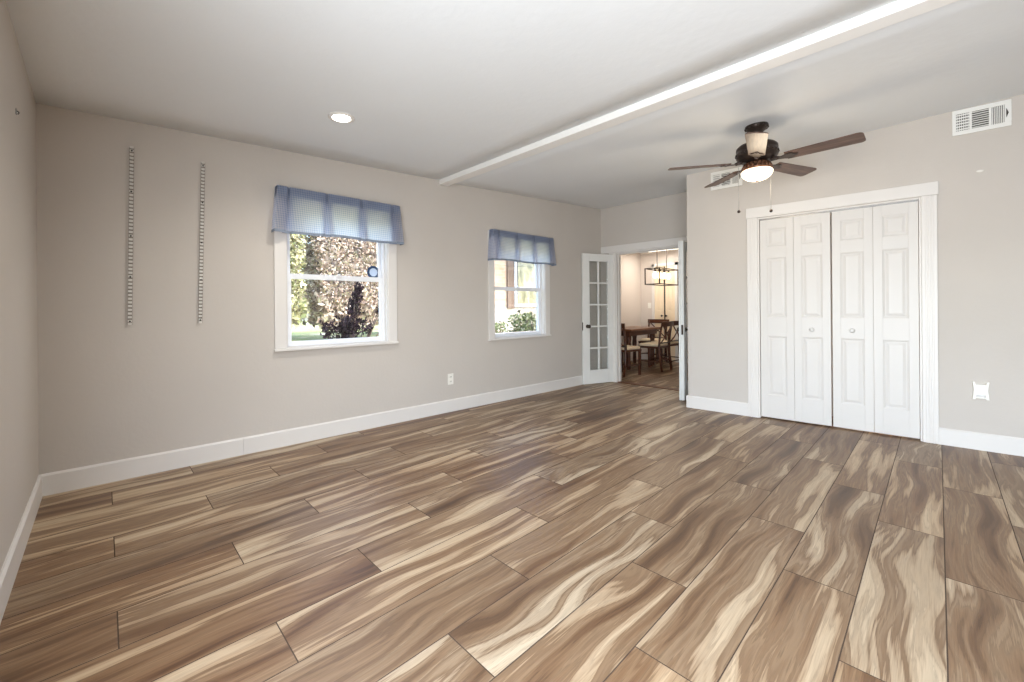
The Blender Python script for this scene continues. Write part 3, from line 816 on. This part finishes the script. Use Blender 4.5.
# table
tx0, tx1, ty0, ty1 = 6.74, 7.92, 3.84, 4.50
root = thing('dining_table', 'dark brown wooden dining table under the cage chandelier', 'table', T((tx0 + tx1) / 2, (ty0 + ty1) / 2, 0))
hx, hy = (tx1 - tx0) / 2, (ty1 - ty0) / 2
b = MB(); b.box(-hx, hx, -hy, hy, .715, .750, .008); b.build('tabletop', 'table_wood', root)
b = MB(); a = .07
b.box(-hx + a, hx - a, -hy + a, -hy + a + .022, .62, .7145); b.box(-hx + a, hx - a, hy - a - .022, hy - a, .62, .7145)
b.box(-hx + a, -hx + a + .022, -hy + a + .022, hy - a - .022, .62, .7145); b.box(hx - a - .022, hx - a, -hy + a + .022, hy - a - .022, .62, .7145)
b.build('apron', 'dining_wood', root)
for sx in (-1, 1):
    for sy in (-1, 1):
        b = MB(); b.lathe([(.030, 0), (.036, .02), (.034, .30), (.046, .42), (.040, .50), (.052, .56), (.052, .62)], (sx * (hx - .135), sy * (hy - .135), 0), 20)
        b.build('leg', 'dining_wood', root)

# chairs: origin at the seat centre on the floor, front towards +y
def make_chair(label, M4):
    root = thing('dining_chair', label, 'chair', M4, 'dark wooden chairs around the dining table')
    b = MB(); b.box(-.215, .215, -.20, .215, .405, .440, .010); b.build('seat_frame', 'dining_wood', root)
    b = MB(); b.box(-.20, .20, -.185, .20, .4405, .485, .018); o = b.build('seat', 'cream_cushion', root); o['label'] = 'cream padded seat'
    for s in (-1, 1):
        b = MB(); b.box(s * .19 - .019, s * .19 + .019, .165, .203, 0, .404, .004); b.build('leg', 'dining_wood', root)
        b = MB(); pts = [(s * .195, -.235, .0), (s * .195, -.195, .25), (s * .195, -.185, .45), (s * .195, -.205, .66), (s * .20, -.25, .86)]
        b.tube(pts, [.017, .021, .022, .020, .018], 8); b.build('leg', 'dining_wood', root)
    b = MB(); n = 8
    pr = [(-.235 + .47 * k / n, -.252 - .022 * math.sin(math.pi * k / n)) for k in range(n + 1)]
    b.prism(pr + [(x, y - .022) for x, y in reversed(pr)], .80, .885); b.build('top_rail', 'dining_wood', root)
    for s in (-1, 1):
        b = MB(); b.tube([(s * .18, -.207, .50), (s * .09, -.232, .58), (0, -.246 - .012 * s, .655), (-s * .09, -.252, .73), (-s * .18, -.262, .81)], .012, 6); b.build('back_slat', 'dining_wood', root)
    b = MB(); b.tube([(-.19, -.193, .50), (.19, -.193, .50)], .012, 6); b.build('lower_rail', 'dining_wood', root)
    for s in (-1, 1):
        b = MB(); b.tube([(s * .192, -.205, .17), (s * .19, .18, .17)], .010, 6); b.build('stretcher', 'dining_wood', root)
    b = MB(); b.tube([(-.19, .0, .17), (.19, .0, .17)], .010, 6); b.build('stretcher', 'dining_wood', root)
    b = MB(); b.tube([(-.19, -.212, .13), (.19, -.212, .13)], .010, 6); b.build('stretcher', 'dining_wood', root)
    return root
ch = make_chair('dark wooden chair with cream seat nearest the doorway, seen side-on', T(6.335, 3.76, 0) @ RZ(math.radians(-98)))
for (x, y, a, lab) in ((7.22, 3.655, 2, 'cross-backed dark wooden chair on the near side of the table, closer to the doorway'),
                       (7.76, 3.70, -3, 'dark wooden chair partly behind the open door edge, farther along the table'),
                       (8.18, 4.17, 90, 'dark wooden chair at the far end of the table, in front of the cream doors')):
    c = copy_tree(ch); c.matrix_world = T(x, y, 0) @ RZ(math.radians(a)); c['label'] = lab

# chandelier
cx0, cx1, cy0, cy1, cz0, cz1 = 7.46, 8.26, 3.655, 3.945, 1.585, 1.885
root = thing('cage_chandelier', 'rectangular metal cage chandelier with glowing bulbs', 'chandelier', T((cx0 + cx1) / 2, (cy0 + cy1) / 2, 2.34))
hx, hy = (cx1 - cx0) / 2, (cy1 - cy0) / 2; z0, z1 = cz0 - 2.34, cz1 - 2.34; q = .009
b = MB()
for z in (z0, z1):
    for sy in (-1, 1): b.box(-hx - q, hx + q, sy * hy - q, sy * hy + q, z - q, z + q)
    for sx in (-1, 1): b.box(sx * hx - q, sx * hx + q, -hy, hy, z - q, z + q)
for sx in (-1, 1):
    for sy in (-1, 1): b.box(sx * hx - q, sx * hx + q, sy * hy - q, sy * hy + q, z0, z1)
b.box(-hx, hx, -.012, .012, z1 - .008, z1 + .008)
b.build('cage', 'bronze', root)
for sx in (-.2, .2):
    b = MB(); b.tube([(sx, 0, z1), (sx, 0, -.015)], .007); b.build('rod', 'bronze', root)
b = MB(); b.box(-.30, .30, -.05, .05, -.02, -.0005, .004); b.build('canopy', 'bronze', root)
for k in range(4):
    x = -.29 + .58 * k / 3
    b = MB(); b.lathe([(.016, z1 - .008), (.018, z1 - .05), (.014, z1 - .055)], (x, 0, 0), 14); s = b.build('socket', 'bronze', root)
    b = MB(); b.lathe([(.014, z1 - .055), (.026, z1 - .08), (.040, z1 - .115), (.042, z1 - .14), (.030, z1 - .17), (.008, z1 - .182)], (x, 0, 0), 20); o = b.build('bulb', 'bulb_warm', s); o['label'] = 'glowing warm bulb'
d = bpy.data.lights.new('chandelier_glow', 'POINT'); d.energy = 7; d.shadow_soft_size = .2; d.color = (1, .90, .78)
o = bpy.data.objects.new('chandelier_glow', d); COL.objects.link(o); o.location = (7.86, 3.8, 1.45)

# ------------------------------------------------------------------ outdoors
def gz(x, y):
    return -.15 + .62 * max(0, min(1, (y - 5.2) / 4.5)) + .03 * math.sin(x * 1.7 + y)
b = MB(); nx, ny = 26, 26
gx = [-9 + 30 * i / nx for i in range(nx + 1)]; gy = [4.15 + 22 * (j / ny) ** 1.3 for j in range(ny + 1)]
gv = [[b.b.verts.new((x, y, gz(x, y))) for y in gy] for x in gx]
for i in range(nx):
    for j in range(ny):
        f = b.b.faces.new((gv[i][j], gv[i + 1][j], gv[i + 1][j + 1], gv[i][j + 1])); f.smooth = True
tag(b.build('ground', 'ground'), 'grassy sandy ground outside the windows', 'ground', None, 'structure')

def leaf(b, p, s):
    a = Vector((random.gauss(0, 1), random.gauss(0, 1), random.gauss(0, .7))).normalized()
    c = a.orthogonal().normalized(); c.rotate(Matrix.Rotation(random.uniform(0, 6.28), 3, a)); d = a.cross(c)
    l, w = s, s * random.uniform(.35, .6)
    b.face((p - c * l, p + d * w - c * l * .1, p + c * l, p - d * w - c * l * .1))
def bush(name, x, y, rx, ry, h, n, mat, size, label, cat, group=None, z_lo=.05, stems=7, dense=True):
    z = gz(x, y)
    root = thing(name, label, cat, T(x, y, z), group)
    b = MB()
    for k in range(stems):
        a = random.uniform(0, 6.28); q = random.uniform(.3, .9)
        b.tube([(0.1 * math.cos(a), .1 * math.sin(a), -.05), (rx * .3 * q * math.cos(a), ry * .3 * q * math.sin(a), h * .35), (rx * .75 * q * math.cos(a), ry * .75 * q * math.sin(a), h * random.uniform(.7, .95))], [.035, .025, .008], 6)
    b.build('stems', 'bark', root)
    b = MB()
    for k in range(n):
        while True:
            u = Vector((random.uniform(-1, 1), random.uniform(-1, 1), random.uniform(-1, 1)))
            if .25 < u.length and abs(u.x) ** 5 + abs(u.y) ** 5 + abs(u.z) ** 5 < 1: break
        u *= .86 + .14 * math.sin(u.x * 7 + u.z * 5 + x) * math.cos(u.y * 6)
        leaf(b, Vector((u.x * rx, u.y * ry, z_lo * h + (u.z * .5 + .5) * h * (1 - z_lo))), size * random.uniform(.6, 1.35))
    for k in range(n // 5 if dense else 0):
        while True:
            u = Vector((random.uniform(-.8, .8), random.uniform(-.7, .7), random.uniform(-1, 1)))
            if abs(u.x) ** 5 + abs(u.z) ** 5 < .8: break
        leaf(b, Vector((u.x * rx, u.y * ry, z_lo * h + (u.z * .5 + .5) * h * (1 - z_lo))), .085)
    b.build('foliage', mat, root)
    return root
G = 'tangled vine thickets beyond the window'
bush('vine_thicket', 2.15, 9.5, .98, .7, 3.9, 29000, 'leaf_olive', .034, 'olive and tan vine thicket at the left in the window with the sticker', 'bush', G)
bush('vine_thicket', 4.08, 9.7, .98, .7, 4.0, 30000, 'leaf_dry', .034, 'dry pinkish tan vine thicket seen behind the round sticker', 'bush', G)
bush('vine_thicket', 3.05, 11.6, 1.3, .6, 4.6, 9000, 'leaf_olive', .06, 'tall thicket behind the gap between the olive and the dry ones', 'bush', G)
bush('vine_thicket', 5.75, 10.6, .60, .6, 3.6, 6000, 'leaf_dry', .06, 'dry vine thicket farthest toward the neighbouring house', 'bush', G)
root = thing('dark_shrub', 'dark purple shrub close outside the window with the sticker', 'shrub', T(2.35, 5.75, gz(2.35, 5.75)))
gz0 = gz(2.35, 5.75)
clumps = []
for k in range(13): clumps.append((random.uniform(-.28, .30), random.uniform(-.12, .12), random.uniform(.66, 1.0) + .1 * random.random(), random.uniform(.045, .085)))
for k in range(13):
    q = k / 12; clumps.append((.16 + .07 * q + random.uniform(-.05, .05), random.uniform(-.04, .04), 1.0 + .56 * q, random.uniform(.035, .065)))
clumps += [(.62, .0, 1.34, .05), (.55, .03, 1.22, .03), (.40, .0, .95, .03)]
b = MB()
for (x, y, z, r) in clumps: b.tube([(.04 * x, 0, -.03), (x * .5, y * .5, z * .5), (x, y, z)], [.018, .012, .006], 6)
b.tube([(.1, 0, -.03), (.34, .02, .75), (.52, .04, 1.25)], [.018, .014, .006], 6); b.tube([(.0, 0, -.03), (.42, .02, .7), (.66, .02, 1.05)], [.016, .012, .005], 6)
b.build('stems', 'bark', root)
b = MB()
for (x, y, z, r) in clumps:
    for k in range(int(1000 * r)):
        p = Vector((random.gauss(0, .6), random.gauss(0, .6), random.gauss(0, .8))) * r
        leaf(b, Vector((x, y, z)) + p, .032)
b.build('foliage', 'leaf_purple', root)

# neighbouring house seen through the second window
NY = 8.9
root = thing('neighbour_house', 'pale neighbouring house with brick and a white framed window', 'house', T(9.0, NY, 0))
b = MB(); b.box(-2.6, -.50, 0, .2, 1.20, 3.4); b.build('brick_wall', 'brick', root)
b = MB(); b.box(-2.6, 3.2, .05, .25, -.1, 1.20); b.box(-.50, 3.2, .02, .2, 2.75, 3.4)
for k in range(9): b.box(-2.6, 3.2, .0, .05, -.1 + .1445 * k, -.1 + .1445 * k + .137, 0)
b.box(1.28, 3.2, .03, .2, 1.20, 2.75)
b.build('siding', 'siding', root)
b = MB(); b.box(-.50, -.23, -.05, .05, 1.14, 3.0); b.build('side_board', 'post_brown', root)
b = MB(); b.box(-.22, -.12, -.06, .06, 1.18, 2.8); b.box(1.18, 1.28, -.06, .06, 1.18, 2.8); b.box(-.12, 1.18, -.06, .06, 1.18, 1.27); b.box(-.12, 1.18, -.06, .06, 2.7, 2.8); b.box(-.12, 1.18, -.04, .05, 1.72, 1.79); b.mi = 1; b.box(-.12, -.05, -.03, .05, 1.27, 2.7)
f_ = b.build('window_frame', ['vinyl', 'gap'], root)
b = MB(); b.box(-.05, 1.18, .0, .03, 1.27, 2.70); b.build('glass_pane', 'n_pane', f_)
b = MB(); b.prism([(-1.0, 3.35), (.8, 4.2), (.8, 4.05), (-1.0, 3.2)], -2.9, 3.5, Matrix(((0, 0, 1, 0), (1, 0, 0, 0), (0, 1, 0, 0), (0, 0, 0, 1)))); b.build('roof', 'post_brown', root)
bush('flowering_shrub', 7.85, 7.5, .50, .34, .88, 1100, 'leaf_green', .05, 'green shrub with pale flowers in front of the neighbouring house', 'shrub', None, .1, 5, False)
bush('flowering_shrub', 6.95, 7.6, .32, .25, .66, 330, 'leaf_green', .045, 'small low shrub left of the larger flowering one', 'shrub', None, .1, 4, False)
b = MB(); b.box(5.2, 10.5, 6.42, 6.56, -.2, .62, .01)
tag(b.build('garden_wall', 'siding'), 'low white garden wall below the second window view', 'garden wall')
